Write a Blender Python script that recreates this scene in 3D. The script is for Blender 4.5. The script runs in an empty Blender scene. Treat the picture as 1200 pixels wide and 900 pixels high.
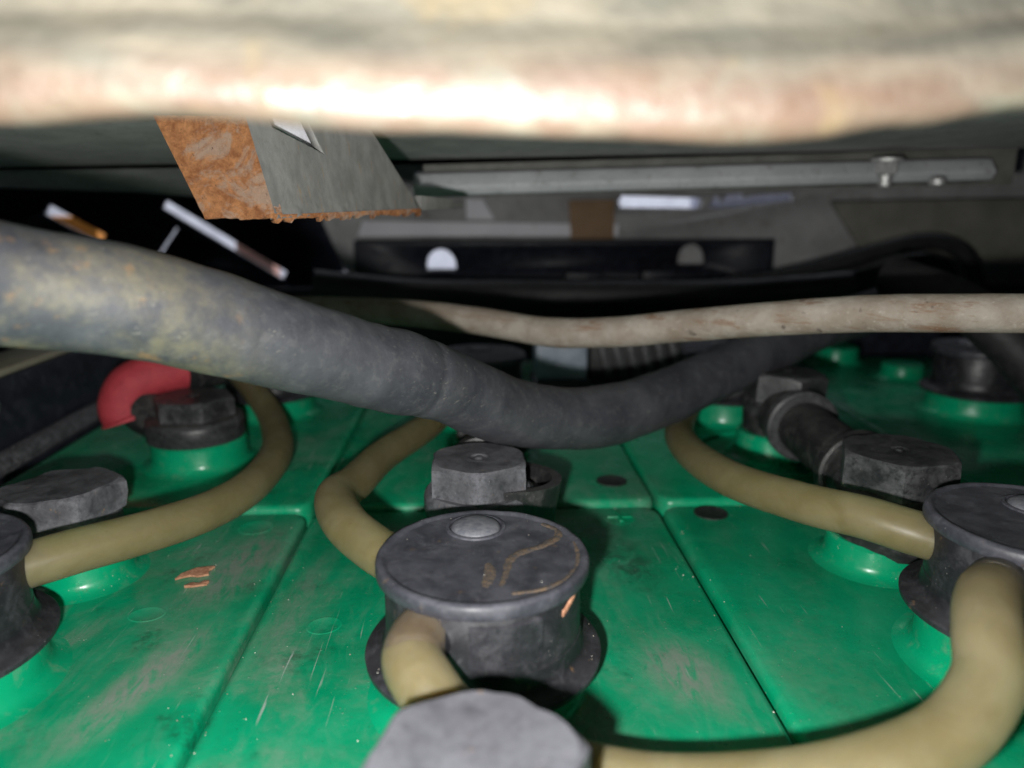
import bpy, bmesh, math, random
from mathutils import Vector, Matrix, noise
random.seed(7)
R = math.radians
S = bpy.context.scene
C = S.collection

# ------------------------------------------------------------------ camera, world, light, exposure
cam_d = bpy.data.cameras.new('camera'); cam = bpy.data.objects.new('camera', cam_d); C.objects.link(cam)
cam.location = (0, 0, .0855); cam.rotation_euler = (R(90 - 13.8), 0, R(-2.7))
cam_d.sensor_width = 36; cam_d.lens = 873 / 1200 * 36
cam_d.clip_start = .002; cam_d.clip_end = 20
cam_d.dof.use_dof = True; cam_d.dof.focus_distance = .150; cam_d.dof.aperture_fstop = 12
S.camera = cam
w = bpy.data.worlds.new('World'); S.world = w; w.use_nodes = True
w.node_tree.nodes['Background'].inputs[0].default_value = (.62, .72, 1, 1)
w.node_tree.nodes['Background'].inputs[1].default_value = .008
# the phone's own flash, about a centimetre below and left of the lens
fl = bpy.data.lights.new('phone_flash', 'POINT'); fl.energy = 1.6; fl.shadow_soft_size = .0022; fl.color = (1, .985, .96)
flo = bpy.data.objects.new('phone_flash', fl); flo.location = (-.0090, .002, .0728); C.objects.link(flo)
# daylight outside, behind the far panels
dl = bpy.data.lights.new('daylight', 'AREA'); dl.shape = 'RECTANGLE'; dl.size = 1.2; dl.size_y = .4; dl.energy = 5.5; dl.color = (.85, .9, 1)
dlo = bpy.data.objects.new('daylight', dl); dlo.location = (0, .74, .42); dlo.rotation_euler = (R(38), 0, 0); C.objects.link(dlo)
S.view_settings.view_transform = 'Standard'; S.view_settings.look = 'None'
S.view_settings.exposure = 0; S.view_settings.gamma = 1

# ------------------------------------------------------------------ materials
class NT:
    def __init__(s, name):
        s.m = bpy.data.materials.new(name); s.m.use_nodes = True
        s.t = s.m.node_tree; s.b = s.t.nodes['Principled BSDF']
        g = s.t.nodes.new('ShaderNodeNewGeometry')
        v = s.t.nodes.new('ShaderNodeVectorMath'); v.operation = 'SCALE'; v.inputs['Scale'].default_value = 1000   # millimetres
        s.t.links.new(g.outputs['Position'], v.inputs[0]); s.pos = v.outputs[0]
        s.n = None
    def L(s, a, b): s.t.links.new(a, b)
    def map(s, scale, rot=(0, 0, 0), loc=(0, 0, 0)):
        n = s.t.nodes.new('ShaderNodeMapping'); s.L(s.pos, n.inputs[0])
        n.inputs['Scale'].default_value = scale; n.inputs['Rotation'].default_value = rot; n.inputs['Location'].default_value = loc
        return n.outputs[0]
    def noise(s, scale, detail=4, rough=.55, vec=None, dist=0):
        n = s.t.nodes.new('ShaderNodeTexNoise'); s.L(vec or s.pos, n.inputs['Vector'])
        n.inputs['Scale'].default_value = scale; n.inputs['Detail'].default_value = detail
        n.inputs['Roughness'].default_value = rough; n.inputs['Distortion'].default_value = dist
        return n.outputs['Fac']
    def voro(s, scale, vec=None, rnd=1):
        n = s.t.nodes.new('ShaderNodeTexVoronoi'); s.L(vec or s.pos, n.inputs['Vector']); n.inputs['Scale'].default_value = scale
        n.inputs['Randomness'].default_value = rnd
        return n.outputs['Distance']
    def ramp(s, f, lo, hi, a=0., b=1.):
        n = s.t.nodes.new('ShaderNodeMapRange'); n.interpolation_type = 'SMOOTHSTEP'; s.L(f, n.inputs[0])
        n.inputs[1].default_value = lo; n.inputs[2].default_value = hi; n.inputs[3].default_value = a; n.inputs[4].default_value = b
        return n.outputs[0]
    def mul(s, a, b, op='MULTIPLY'):
        n = s.t.nodes.new('ShaderNodeMath'); n.operation = op
        for i, q in enumerate((a, b)):
            if isinstance(q, (int, float)): n.inputs[i].default_value = q
            else: s.L(q, n.inputs[i])
        n.use_clamp = op in ('ADD', 'MAXIMUM')
        return n.outputs[0]
    def mix(s, f, a, b):
        n = s.t.nodes.new('ShaderNodeMix'); n.data_type = 'RGBA'
        if isinstance(f, (int, float)): n.inputs[0].default_value = f
        else: s.L(f, n.inputs[0])
        for i, q in ((6, a), (7, b)):
            if isinstance(q, tuple): n.inputs[i].default_value = (*q, 1)
            else: s.L(q, n.inputs[i])
        return n.outputs[2]
    def up(s, lo=.3, hi=.9):
        g = s.t.nodes.new('ShaderNodeNewGeometry'); x = s.t.nodes.new('ShaderNodeSeparateXYZ'); s.L(g.outputs['Normal'], x.inputs[0])
        return s.ramp(x.outputs[2], lo, hi)
    def bump(s, f, dist, strength=1.):
        n = s.t.nodes.new('ShaderNodeBump'); s.L(f, n.inputs['Height']); n.inputs['Distance'].default_value = dist; n.inputs['Strength'].default_value = strength
        if s.n: s.L(s.n, n.inputs['Normal'])
        s.n = n.outputs[0]; s.L(s.n, s.b.inputs['Normal'])
    def col(s, c):
        if isinstance(c, tuple): s.b.inputs['Base Color'].default_value = (*c, 1)
        else: s.L(c, s.b.inputs['Base Color'])
    def rough(s, r):
        if isinstance(r, (int, float)): s.b.inputs['Roughness'].default_value = r
        else: s.L(r, s.b.inputs['Roughness'])
    def set(s, k, v): s.b.inputs[k].default_value = v
M = {}
def mk(name):
    n = NT(name); M[name] = n.m; return n

# green moulded plastic, dusty and scratched
def green(name, dusty):
    n = mk(name)
    c = n.mix(n.ramp(n.noise(.035, 3), .3, .7), (.001, .245, .110), (.001, .320, .150))
    if dusty:
        sx = n.t.nodes.new('ShaderNodeSeparateXYZ'); n.L(n.pos, sx.inputs[0])
        clean = n.ramp(sx.outputs[0], 48, 56, 1, .35)
        smear = n.noise(1, 6, .64, n.map((.040, .020, .05), (0, 0, .42)), .7)
        d1 = n.mul(n.mul(n.ramp(smear, .46, .72), n.ramp(n.noise(.45, 6, .75), .22, .66)), clean)
        c = n.mix(n.mul(d1, .6), c, (.235, .225, .20))
        haze = n.mul(n.ramp(n.noise(1, 5, .7, n.map((.12, .05, .05), (0, 0, -.5), (7, 2, 0)), 1.), .46, .7), clean)
        c = n.mix(n.mul(haze, .25), c, (.16, .30, .22))
        dk = n.mul(n.ramp(n.noise(.055, 4, .6, n.map((1, 1, 1), (0, 0, 0), (40, 13, 0))), .55, .72), n.ramp(n.noise(.6, 4, .7), .35, .65))
        c = n.mix(n.mul(n.mul(dk, clean), .6), c, (.010, .016, .010))
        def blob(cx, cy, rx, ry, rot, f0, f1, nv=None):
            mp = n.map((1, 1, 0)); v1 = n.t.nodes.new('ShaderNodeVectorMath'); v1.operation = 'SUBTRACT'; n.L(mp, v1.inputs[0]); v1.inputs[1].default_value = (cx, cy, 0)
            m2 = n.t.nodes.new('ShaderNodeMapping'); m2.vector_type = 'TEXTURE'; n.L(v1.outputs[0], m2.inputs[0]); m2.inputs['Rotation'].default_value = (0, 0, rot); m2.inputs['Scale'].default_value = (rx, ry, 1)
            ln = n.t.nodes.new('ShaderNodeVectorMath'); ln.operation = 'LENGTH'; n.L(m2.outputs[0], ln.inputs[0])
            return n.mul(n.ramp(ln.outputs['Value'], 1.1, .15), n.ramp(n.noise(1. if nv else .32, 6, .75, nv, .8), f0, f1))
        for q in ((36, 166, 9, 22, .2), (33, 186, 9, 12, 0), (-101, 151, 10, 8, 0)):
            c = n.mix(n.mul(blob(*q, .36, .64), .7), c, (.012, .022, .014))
        for q, k in (((38, 121, 10, 14, .2), .6), ((-58, 168, 12, 30, -.2), .6), ((-62, 122, 7, 26, -.35), .65), ((-84, 134, 5, 20, -.5), .4), ((-40, 150, 5, 30, -.1), .35), ((-20, 180, 9, 14, 0), .4), ((20, 95, 12, 16, 0), .35)):
            c = n.mix(n.mul(blob(*q, .30, .60, n.map((.5, .14, .3), (0, 0, q[4] - .2))), k * 1.3), c, (.25, .255, .23))
        scr = n.ramp(n.noise(1, 2, .5, n.map((1.6, .05, 1), (0, 0, -.75)), .2), .69, .73)
        scr2 = n.ramp(n.noise(1, 2, .5, n.map((1.3, .035, 1), (0, 0, .55), (9, 3, 0)), .3), .70, .74)
        patch = n.ramp(n.noise(.05, 2, .5, n.map((1, 1, 1), (0, 0, 0), (5, 77, 0))), .46, .62)
        c = n.mix(n.mul(n.mul(n.mul(scr, scr2, 'MAXIMUM'), patch), .8), c, (.36, .42, .38))
        spk = n.mul(n.ramp(n.voro(.55), .12, .07), n.ramp(n.noise(.2, 4), .5, .60))
        spk2 = n.mul(n.ramp(n.voro(1.1), .12, .08), n.ramp(n.noise(.12, 3, .5, n.map((1, 1, 1), (0, 0, 0), (70, 5, 2))), .52, .64))
        sp = n.mul(spk, spk2, 'MAXIMUM')
        c = n.mix(n.mul(sp, .35), c, (.45, .48, .42))
        n.rough(n.mul(n.ramp(d1, 0, 1, .27, .75), n.ramp(n.noise(.12, 4), .3, .7, -.05, .16), 'ADD'))
        n.bump(n.mul(sp, .5), .0003, .6)
        n.bump(n.noise(.35, 3), .00035, .25); n.bump(n.noise(.04, 2), .002, .12)
    else:
        film = n.ramp(n.noise(.25, 4, .65), .52, .78)
        c = n.mix(n.mul(film, .35), c, (.22, .22, .18))
        spk = n.mul(n.ramp(n.voro(.8), .12, .08), n.ramp(n.noise(.15, 3), .5, .6))
        c = n.mix(n.mul(spk, .7), c, (.5, .5, .43))
        n.rough(n.ramp(n.noise(.2, 3), .3, .7, .22, .42)); n.bump(n.noise(.4, 3), .0003, .2)
    n.col(c); n.set('Specular IOR Level', .45)
green('green_lid', True); green('green_collar', False)

def blackp(name, base, dust, amount, rough=.5, ochre=0., lo=.42, hi=.72, worn=.6):
    n = mk(name)
    d = n.ramp(n.noise(.22, 6, .66, None, .5), lo, hi)
    fine = n.ramp(n.noise(1.4, 3, .6), .2, .8, .45, 1.)
    c = n.mix(n.mul(n.mul(d, fine), amount), base, dust)
    upw = n.mul(n.up(), n.ramp(n.noise(.16, 5, .6, n.map((1, 1, 1), (0, 0, 0), (31, 8, 5))), .3, .65))
    c = n.mix(n.mul(upw, amount * .55), c, dust)
    if ochre:
        o = n.mul(n.ramp(n.noise(.3, 5, .7, n.map((1, 1, 1), (0, 0, 0), (91, 2, 5))), .62, .74), ochre)
        c = n.mix(o, c, (.36, .2, .07))
    sc = n.ramp(n.noise(1, 2, .5, n.map((2.5, .15, .4), (0, 0, .6)), .3), .68, .74)
    c = n.mix(n.mul(sc, .25), c, tuple(min(1, x * 1.5) for x in dust))
    spk = n.mul(n.ramp(n.voro(1.2), .13, .08), n.ramp(n.noise(.3, 3), .56, .66))
    c = n.mix(n.mul(spk, .55), c, (.45, .43, .4))
    ge = n.t.nodes.new('ShaderNodeNewGeometry')
    wear = n.mul(n.ramp(ge.outputs['Pointiness'], .515, .60), n.ramp(n.noise(.9, 5, .75), .3, .62))
    c = n.mix(n.mul(wear, worn), c, tuple(min(1, x * 2.2) for x in dust))
    n.col(c); n.rough(n.ramp(d, 0, 1, rough, min(1, rough + .25)))
    n.bump(n.noise(.9, 4, .65), .0004, .12); n.bump(n.noise(.12, 2), .0015, .15)
blackp('plug_black', (.012, .012, .0145), (.055, .055, .063), .65, .40, .3, worn=.12)
blackp('plug_lid', (.027, .028, .036), (.080, .081, .097), .85, .46, .2, worn=.3)
blackp('bolt_black', (.011, .011, .013), (.066, .066, .069), .8, .42, .0)
blackp('bolt_dusty', (.030, .030, .035), (.095, .095, .106), .9, .5, .45, .3, .65)
blackp('bolt_pale', (.040, .040, .047), (.105, .106, .122), 1., .55, .5, .25, .6, worn=.3)
blackp('boot_black', (.014, .014, .015), (.07, .068, .066), .8, .42, worn=.1)
blackp('boot_grey', (.035, .035, .038), (.12, .12, .125), .7, .45, worn=.1)
blackp('tray_black', (.014, .015, .021), (.040, .044, .062), .8, .38, worn=.1)
blackp('dark_rubber', (.010, .010, .011), (.035, .034, .033), .7, .6, worn=.1)
blackp('bar_black', (.010, .011, .017), (.030, .033, .050), .7, .5, worn=.1)

n = mk('button_grey'); n.col(n.mix(n.ramp(n.noise(.8, 4, .7), .35, .7), (.10, .104, .125), (.16, .162, .175))); n.rough(.5); n.bump(n.noise(1.5, 3), .0003, .2)

# yellowed translucent hose
def tubem(name, a, b):
    n = mk(name)
    c = n.mix(n.ramp(n.noise(.11, 5, .65, None, .6), .28, .72), a, b)
    c = n.mix(n.mul(n.ramp(n.noise(.35, 5, .7), .5, .75), .25), c, (.30, .28, .19))
    c = n.mix(n.mul(n.ramp(n.noise(.28, 5, .7, n.map((1, 1, 1.6), (0, 0, 0), (17, 3, 9))), .60, .78), .5), c, (.17, .095, .045))
    spk = n.mul(n.ramp(n.voro(1.0), .12, .07), n.ramp(n.noise(.25, 3), .52, .62))
    c = n.mix(n.mul(spk, .5), c, (.42, .4, .3))
    n.col(c); n.rough(n.ramp(n.noise(.3, 4), .3, .7, .42, .62)); n.set('Transmission Weight', .62); n.set('IOR', 1.25); n.set('Coat Weight', .25); n.set('Coat Roughness', .38); n.set('Subsurface Weight', .75); n.set('Subsurface Radius', (.005, .004, .0018)); n.set('Subsurface Scale', 1.)
    n.bump(n.noise(.7, 4, .7), .0003, .15)
tubem('tube_olive', (.300, .245, .115), (.400, .345, .195))
tubem('tube_yellow', (.330, .272, .140), (.440, .382, .230))

n = mk('hose_rubber')
c = n.mix(n.ramp(n.noise(.06, 5, .62, None, .4), .3, .7), (.030, .031, .039), (.062, .063, .072))
c = n.mix(n.mul(n.ramp(n.noise(.4, 5, .72), .48, .72), .3), c, (.13, .127, .125))
sx = n.t.nodes.new('ShaderNodeSeparateXYZ'); n.L(n.pos, sx.inputs[0])
left = n.ramp(sx.outputs[0], -30, -46)
oc = n.mul(n.mul(n.ramp(n.noise(.085, 5, .65, n.map((1, 1, 1), (0, 0, 0), (3, 4, 5))), .40, .60), n.ramp(n.noise(.25, 5, .7), .25, .65)), left)
c = n.mix(n.mul(oc, .48), c, (.19, .165, .095))
oc2 = n.mul(n.ramp(n.noise(.16, 4, .65, n.map((1, 1, 1), (0, 0, 0), (33, 14, 5))), .60, .72), left)
c = n.mix(n.mul(oc2, .5), c, (.26, .14, .055))
scu = n.mul(n.ramp(n.noise(1, 3, .6, n.map((.22, .9, 1.6), (0, .5, .3)), .5), .63, .72), n.ramp(n.noise(.05, 2), .4, .6))
c = n.mix(n.mul(scu, .5), c, (.22, .205, .18))
n.col(c); n.rough(.62); n.bump(n.noise(1.2, 4, .7), .0004, .25); n.bump(n.noise(.12, 3), .002, .15)

n = mk('wire_beige')
c = n.mix(n.ramp(n.noise(.12, 5, .6), .3, .7), (.22, .175, .135), (.34, .30, .255))
c = n.mix(n.mul(n.ramp(n.noise(1, 5, .7, n.map((.035, .12, .45))), .54, .70), .7), c, (.17, .075, .03))
c = n.mix(n.mul(n.ramp(n.noise(.8, 5, .75, n.map((.5, 1, 1), (0, 0, 0), (50, 3, 1))), .56, .70), .5), c, (.44, .40, .35))
c = n.mix(n.mul(n.ramp(n.noise(.22, 3, .6, n.map((1, 1, 1), (0, 0, 0), (9, 9, 4))), .66, .74), .7), c, (.06, .04, .035))
n.col(c); n.rough(.7); n.bump(n.noise(.9, 5, .75), .0007, .5); n.bump(n.noise(.15, 3), .002, .25)

n = mk('beam_steel')
c = n.mix(n.ramp(n.noise(1, 4, .6, n.map((.05, .2, .2)), .5), .3, .7), (.095, .093, .076), (.185, .168, .130))
sz = n.t.nodes.new('ShaderNodeSeparateXYZ'); n.L(n.pos, sz.inputs[0])
lowz = n.ramp(sz.outputs[2], 99.6, 94.2)
ru = n.mul(n.ramp(n.noise(.11, 5, .65, n.map((.7, 1, 1.3), (0, 0, 0), (4, 1, 7)), .7), .26, .60), lowz)
c = n.mix(n.mul(ru, .85), c, (.115, .068, .048))
c = n.mix(n.mul(n.ramp(n.noise(.28, 5, .7), .58, .74), n.mul(lowz, .7)), c, (.05, .027, .019))
c = n.mix(n.mul(n.ramp(n.noise(.1, 3, .6, n.map((1, 1, 1), (0, 0, 0), (11, 3, 3))), .58, .72), .4), c, (.21, .16, .08))
n.col(c); n.rough(n.ramp(n.noise(.2, 4), .3, .7, .33, .6)); n.set('Specular IOR Level', .6); n.bump(n.noise(.3, 4, .6), .001, .4)

n = mk('rust')
c = n.mix(n.ramp(n.noise(.42, 7, .75, None, .4), .34, .66), (.40, .135, .040), (.78, .34, .13))
c = n.mix(n.ramp(n.noise(.13, 6, .7, n.map((1, 1, 1), (0, 0, 0), (5, 9, 1)), .6), .48, .62, 0, .75), c, (.62, .46, .36))
c = n.mix(n.ramp(n.noise(1.1, 4, .7), .60, .72), c, (.14, .045, .025))
n.col(c); n.rough(.85); n.bump(n.noise(1.4, 6, .85), .0022, 1.)
n = mk('bracket_paint')
c = n.mix(n.ramp(n.noise(1, 5, .65, n.map((.25, .25, .14))), .3, .72), (.165, .163, .155), (.25, .245, .235))
c = n.mix(n.mul(n.ramp(n.noise(1, 5, .7, n.map((.6, .6, .12), (0, 0, 0), (3, 3, 3))), .57, .70), .6), c, (.27, .19, .11))
c = n.mix(n.mul(n.ramp(n.noise(1.6, 4, .7), .60, .72), .4), c, (.07, .07, .06))
n.col(c); n.rough(.5); n.bump(n.noise(1.3, 5, .75), .0005, .25)

def paint(name, a, b, stain, amt, rough=.55, sc=.05):
    n = mk(name)
    c = n.mix(n.ramp(n.noise(sc, 5, .6), .3, .7), a, b)
    c = n.mix(n.mul(n.ramp(n.noise(sc * 4, 6, .72, None, .4), .5, .72), amt), c, stain)
    spk = n.mul(n.ramp(n.voro(.5), .16, .1), n.ramp(n.noise(.08, 3), .5, .62))
    c = n.mix(n.mul(spk, .6), c, tuple(min(1, q * 1.7) for q in b))
    n.col(c); n.rough(rough); n.bump(n.noise(.8, 5, .75), .0008, .4)
paint('underside_grey', (.36, .36, .35), (.49, .49, .475), (.13, .13, .125), .8, .6, .09)
paint('underside_dark', (.09, .09, .08), (.15, .15, .135), (.05, .045, .035), .8, .6, .12)
paint('rail_grey', (.40, .415, .43), (.52, .53, .55), (.16, .15, .13), .6, .45)
paint('wall_grey', (.34, .34, .34), (.46, .46, .46), (.16, .135, .10), .8, .6)
paint('ledge_white', (.80, .80, .86), (.88, .88, .93), (.5, .48, .45), .3, .5)  # holds the ledge strip's daylight and the zinc tab's shine as colour
paint('wall_olive', (.16, .16, .13), (.24, .235, .20), (.08, .07, .05), .6, .6)
paint('brown_stain', (.24, .15, .08), (.33, .21, .12), (.14, .08, .04), .6, .7)
paint('tan_paint', (.27, .25, .18), (.36, .33, .25), (.14, .12, .08), .5, .6)
paint('zinc', (.5, .5, .5), (.75, .75, .74), (.25, .2, .16), .7, .35, .5)
M['zinc'].node_tree.nodes['Principled BSDF'].inputs['Metallic'].default_value = .6
paint('red_rubber', (.36, .030, .042), (.45, .045, .058), (.17, .02, .03), .6, .68, .2)
paint('concrete_pale', (.62, .62, .66), (.8, .8, .84), (.5, .47, .45), .4, .9)
paint('orange_paint', (.85, .30, .03), (.9, .36, .05), (.6, .2, .03), .3, .6)
paint('pink_paint', (.85, .45, .33), (.9, .55, .42), (.7, .35, .25), .3, .6)
paint('blue_pale', (.20, .25, .31), (.34, .39, .46), (.1, .12, .15), .7, .3, .12)
n = mk('braid')
w1 = n.t.nodes.new('ShaderNodeTexWave'); n.L(n.map((1, 1, 1), (0, .7, .7)), w1.inputs[0]); w1.inputs['Scale'].default_value = .32; w1.inputs['Distortion'].default_value = 2.5
w2 = n.t.nodes.new('ShaderNodeTexWave'); n.L(n.map((1, 1, 1), (.6, -.7, -.8)), w2.inputs[0]); w2.inputs['Scale'].default_value = .32; w2.inputs['Distortion'].default_value = 2.5
n.col(n.mix(n.ramp(n.noise(.5, 5, .7), .4, .7), (.08, .08, .088), (.24, .24, .26))); n.rough(.28); n.bump(n.mul(w1.outputs[1], w2.outputs[1]), .0015, 1.)
n = mk('ochre_stain'); n.col(n.mix(n.ramp(n.noise(1.3, 5, .75), .36, .66), (.045, .042, .044), (.135, .09, .052))); n.rough(.85); n.bump(n.noise(3, 4), .0003, .6)
n = mk('flake'); n.col(n.mix(n.ramp(n.noise(1.2, 4), .3, .7), (.30, .13, .07), (.48, .25, .15))); n.rough(.8); n.bump(n.noise(2, 4), .0004, .6)
n = mk('grime_dot'); n.col(n.mix(n.ramp(n.noise(1.2, 4), .4, .7), (.008, .012, .010), (.03, .04, .035))); n.rough(.6); n.bump(n.noise(2, 4), .0004, .5)

# ------------------------------------------------------------------ helpers
def mesh(name, vs, fs, mat, parent=None, smooth=True, angle=40):
    me = bpy.data.meshes.new(name); me.from_pydata([tuple(v) for v in vs], [], fs); me.validate()
    bm = bmesh.new(); bm.from_mesh(me); bmesh.ops.recalc_face_normals(bm, faces=bm.faces); bm.to_mesh(me); bm.free()
    return fin(name, me, mat, parent, smooth, angle)
def fin(name, me, mat, parent, smooth=True, angle=40):
    me.materials.clear(); me.materials.append(M[mat])
    if smooth:
        me.shade_smooth(); me.set_sharp_from_angle(angle=R(angle))
    o = bpy.data.objects.new(name, me); C.objects.link(o)
    if parent: o.parent = parent; o.matrix_parent_inverse = Matrix.Translation(parent.location).inverted()
    return o
def tag(o, label, cat, group=None):
    o['label'] = label; o['category'] = cat
    if group: o['group'] = group
    return o
def thing(name, label, cat, loc=(0, 0, 0), group=None):
    o = bpy.data.objects.new(name, None); o.empty_display_size = .01; o.location = loc; C.objects.link(o)
    return tag(o, label, cat, group)
def struct(o): o['kind'] = 'structure'; return o
def catmull(pts, n):
    P = [Vector(p) for p in pts]; P = [2 * P[0] - P[1]] + P + [2 * P[-1] - P[-2]]; out = []
    for i in range(1, len(P) - 2):
        for k in range(n):
            t = k / n; a, b, c, d = P[i - 1:i + 3]
            out.append(.5 * ((2 * b) + (c - a) * t + (2 * a - 5 * b + 4 * c - d) * t * t + (3 * b - a - 3 * c + d) * t ** 3))
    out.append(P[-2]); return out
def sweep(name, pts, r, mat, parent=None, seg=28, n=10, wob=0., ovality=0., inner=None):
    path = catmull(pts, n); N = len(path); vs = []; fs = []
    u = Vector((0, 0, 1))
    for i, p in enumerate(path):
        t = (path[min(i + 1, N - 1)] - path[max(i - 1, 0)]).normalized()
        u = (u - t * u.dot(t)).normalized(); v = t.cross(u)
        f = i / (N - 1); rr = r(f) if callable(r) else r
        for k in range(seg):
            a = 2 * math.pi * k / seg
            d = u * math.cos(a) * (1 - ovality) + v * math.sin(a) * (1 + ovality)
            q = rr * (1 + wob * (noise.noise(p * 60 + d * .8) + .4 * noise.noise(p * 180 + d * 2)))
            vs.append(p + d * q)
    for i in range(N - 1):
        for k in range(seg):
            a, b = i * seg + k, i * seg + (k + 1) % seg
            fs.append((a, b, b + seg, a + seg))
    for i, rev in ((0, 1), (N - 1, 0)):
        ring = list(range(i * seg, i * seg + seg))
        if inner:       # an open end with a wall thickness, bore going in
            c = path[i]; dirv = (path[1] - path[0] if i == 0 else path[-2] - path[-1]).normalized()
            b0 = len(vs)
            for q in ring: vs.append(c + (vs[q] - c) * inner)
            for q in ring: vs.append(c + (vs[q] - c) * inner + dirv * .004)
            for k in range(seg):
                k2 = (k + 1) % seg
                fs.append((ring[k], ring[k2], b0 + k2, b0 + k)); fs.append((b0 + k, b0 + k2, b0 + seg + k2, b0 + seg + k))
            fs.append(tuple(range(b0 + seg, b0 + 2 * seg)))
        else: fs.append(tuple(ring[::-1] if rev else ring))
    return mesh(name, vs, fs, mat, parent)
def lathe(name, prof, mat, parent=None, c=(0, 0, 0), seg=64, tilt=None, wob=0., angle=40):
    vs = []; fs = []; Rm = tilt or Matrix.Identity(3); c = Vector(c)
    for j, (r, z) in enumerate(prof):
        for k in range(seg):
            a = 2 * math.pi * k / seg
            v = Vector((r * math.cos(a), r * math.sin(a), z))
            if wob: v *= 1 + wob * noise.noise((v + c) * 300)
            vs.append(c + Rm @ v)
    for j in range(len(prof) - 1):
        for k in range(seg):
            a, b = j * seg + k, j * seg + (k + 1) % seg
            fs.append((a, b, b + seg, a + seg))
    fs.append(tuple(range(seg))[::-1]); fs.append(tuple(range((len(prof) - 1) * seg, len(prof) * seg)))
    return mesh(name, vs, fs, mat, parent, angle=angle)
def poly(name, pts, vec, mat, parent=None, bevel=0., seg=2):
    """a polygon given by its corners, extruded by vec"""
    bm = bmesh.new(); vec = Vector(vec)
    a = [bm.verts.new(p) for p in pts]; b = [bm.verts.new(Vector(p) + vec) for p in pts]
    bm.faces.new(a); bm.faces.new(b[::-1]); n = len(pts)
    for i in range(n): bm.faces.new((a[i], b[i], b[(i + 1) % n], a[(i + 1) % n]))
    bmesh.ops.recalc_face_normals(bm, faces=bm.faces)
    if bevel: bmesh.ops.bevel(bm, geom=bm.edges[:], offset=bevel, segments=seg, affect='EDGES', profile=.5)
    me = bpy.data.meshes.new(name); bm.to_mesh(me); bm.free()
    return fin(name, me, mat, parent, True, 35)
def box(name, lo, hi, mat, parent=None, bevel=.0008, seg=2):
    p = [(lo[0], lo[1], lo[2]), (hi[0], lo[1], lo[2]), (hi[0], hi[1], lo[2]), (lo[0], hi[1], lo[2])]
    return poly(name, p, (0, 0, hi[2] - lo[2]), mat, parent, bevel, seg)
def cut(o, cutters):
    """boolean the cutters out of o, then drop them"""
    for c in cutters:
        m = o.modifiers.new('b', 'BOOLEAN'); m.object = c; m.operation = 'DIFFERENCE'; m.solver = 'EXACT'
    dg = bpy.context.evaluated_depsgraph_get(); dg.update()
    me = bpy.data.meshes.new_from_object(o.evaluated_get(dg)); o.modifiers.clear(); o.data = me
    for c in cutters: bpy.data.objects.remove(c)

# ------------------------------------------------------------------ battery cells
XS = [-.1469, -.0476, .0517, .151, .2503]; G = .0006
def collar(parent, x, y, r, z0, h):
    return lathe('collar', [(r + .0052, z0 - .0004), (r + .0030, z0 + .00015), (r + .0016, z0 + .0006), (r + .0007, z0 + .0014), (r + .0002, z0 + .0026), (r, z0 + h - .0008), (r - .0008, z0 + h), (r * .4, z0 + h)], 'green_collar', parent, (x, y, 0))
def make_cell(x0, x1, y0, y1, z, label, collars):
    c = thing('battery_cell', label, 'battery cell', ((x0 + x1) / 2, (y0 + y1) / 2, z - .05), 'green battery cells')
    # rounded plan corners
    pts = []; rc = .0042; X0, X1, Y0, Y1 = x0 + G, x1 - G, y0 + G, y1 - G
    for cx, cy, a0 in ((X1 - rc, Y1 - rc, 0), (X0 + rc, Y1 - rc, 90), (X0 + rc, Y0 + rc, 180), (X1 - rc, Y0 + rc, 270)):
        for k in range(6):
            a = R(a0 + 90 * k / 5); pts.append((cx + rc * math.cos(a), cy + rc * math.sin(a)))
    cx, cy = (x0 + x1) / 2, (y0 + y1) / 2; vs = []; fs = []; n = len(pts)
    for off, dz in ((0, -.05), (0, -.0017), (.00025, -.0008), (.0008, -.0002), (.0016, 0)):
        for px, py in pts:
            sx = (1 if px > cx else -1) * off; sy = (1 if py > cy else -1) * off
            vs.append((px - sx, py - sy, z + dz))
    for j in range(4):
        for k in range(n): fs.append((j * n + k, j * n + (k + 1) % n, (j + 1) * n + (k + 1) % n, (j + 1) * n + k))
    fs.append(tuple(range(4 * n, 5 * n)))
    mesh('lid', vs, fs, 'green_lid', c, angle=50)
    for (px, py, r, h) in collars: collar(c, px, py, r, z, h)
    return c
def oval_mark(c, x, y, z, rx, ry, rot=0):
    """a shallow moulded oval: a raised rim round a sunk floor"""
    vs = []; fs = []; n = 32
    for s, dz in ((1.06, -.0001), (1.0, .00007), (.93, .00007), (.86, .00002), (.02, .00002)):
        for k in range(n):
            a = 2 * math.pi * k / n; u, v = rx * s * math.cos(a), ry * s * math.sin(a)
            vs.append((x + u * math.cos(rot) - v * math.sin(rot), y + u * math.sin(rot) + v * math.cos(rot), z + dz))
    for j in range(4):
        for k in range(n): fs.append((j * n + k, j * n + (k + 1) % n, (j + 1) * n + (k + 1) % n, (j + 1) * n + k))
    fs.append(tuple(range(4 * n, 5 * n)))
    return mesh('moulded_mark', vs, fs, 'green_lid', c, angle=60)
def dot(c, x, y, z, r=.0044):
    lathe('black_stopper', [(r + .0004, z - .0005), (r + .0003, z + .0003), (r - .0002, z + .0004), (r - .0007, z + .00012), (.0003, z + .0001)], 'grime_dot', c, (x, y, 0), 32)
YB = .1990; Z2 = .0013
A1 = make_cell(XS[0], XS[1], .001, YB, 0, 'dusty green cell at lower left with two rust flakes on its lid', [(-.0975, .122, .0172, .0078), (-.0935, .1645, .0108, .0070)])
B1 = make_cell(XS[1], XS[2], .001, YB, 0, 'scuffed green cell in the middle foreground carrying the large round black plug', [(.0005, .118, .0172, .0078), (0, .163, .0108, .0070), (0, .0695, .0108, .0070)])
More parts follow.
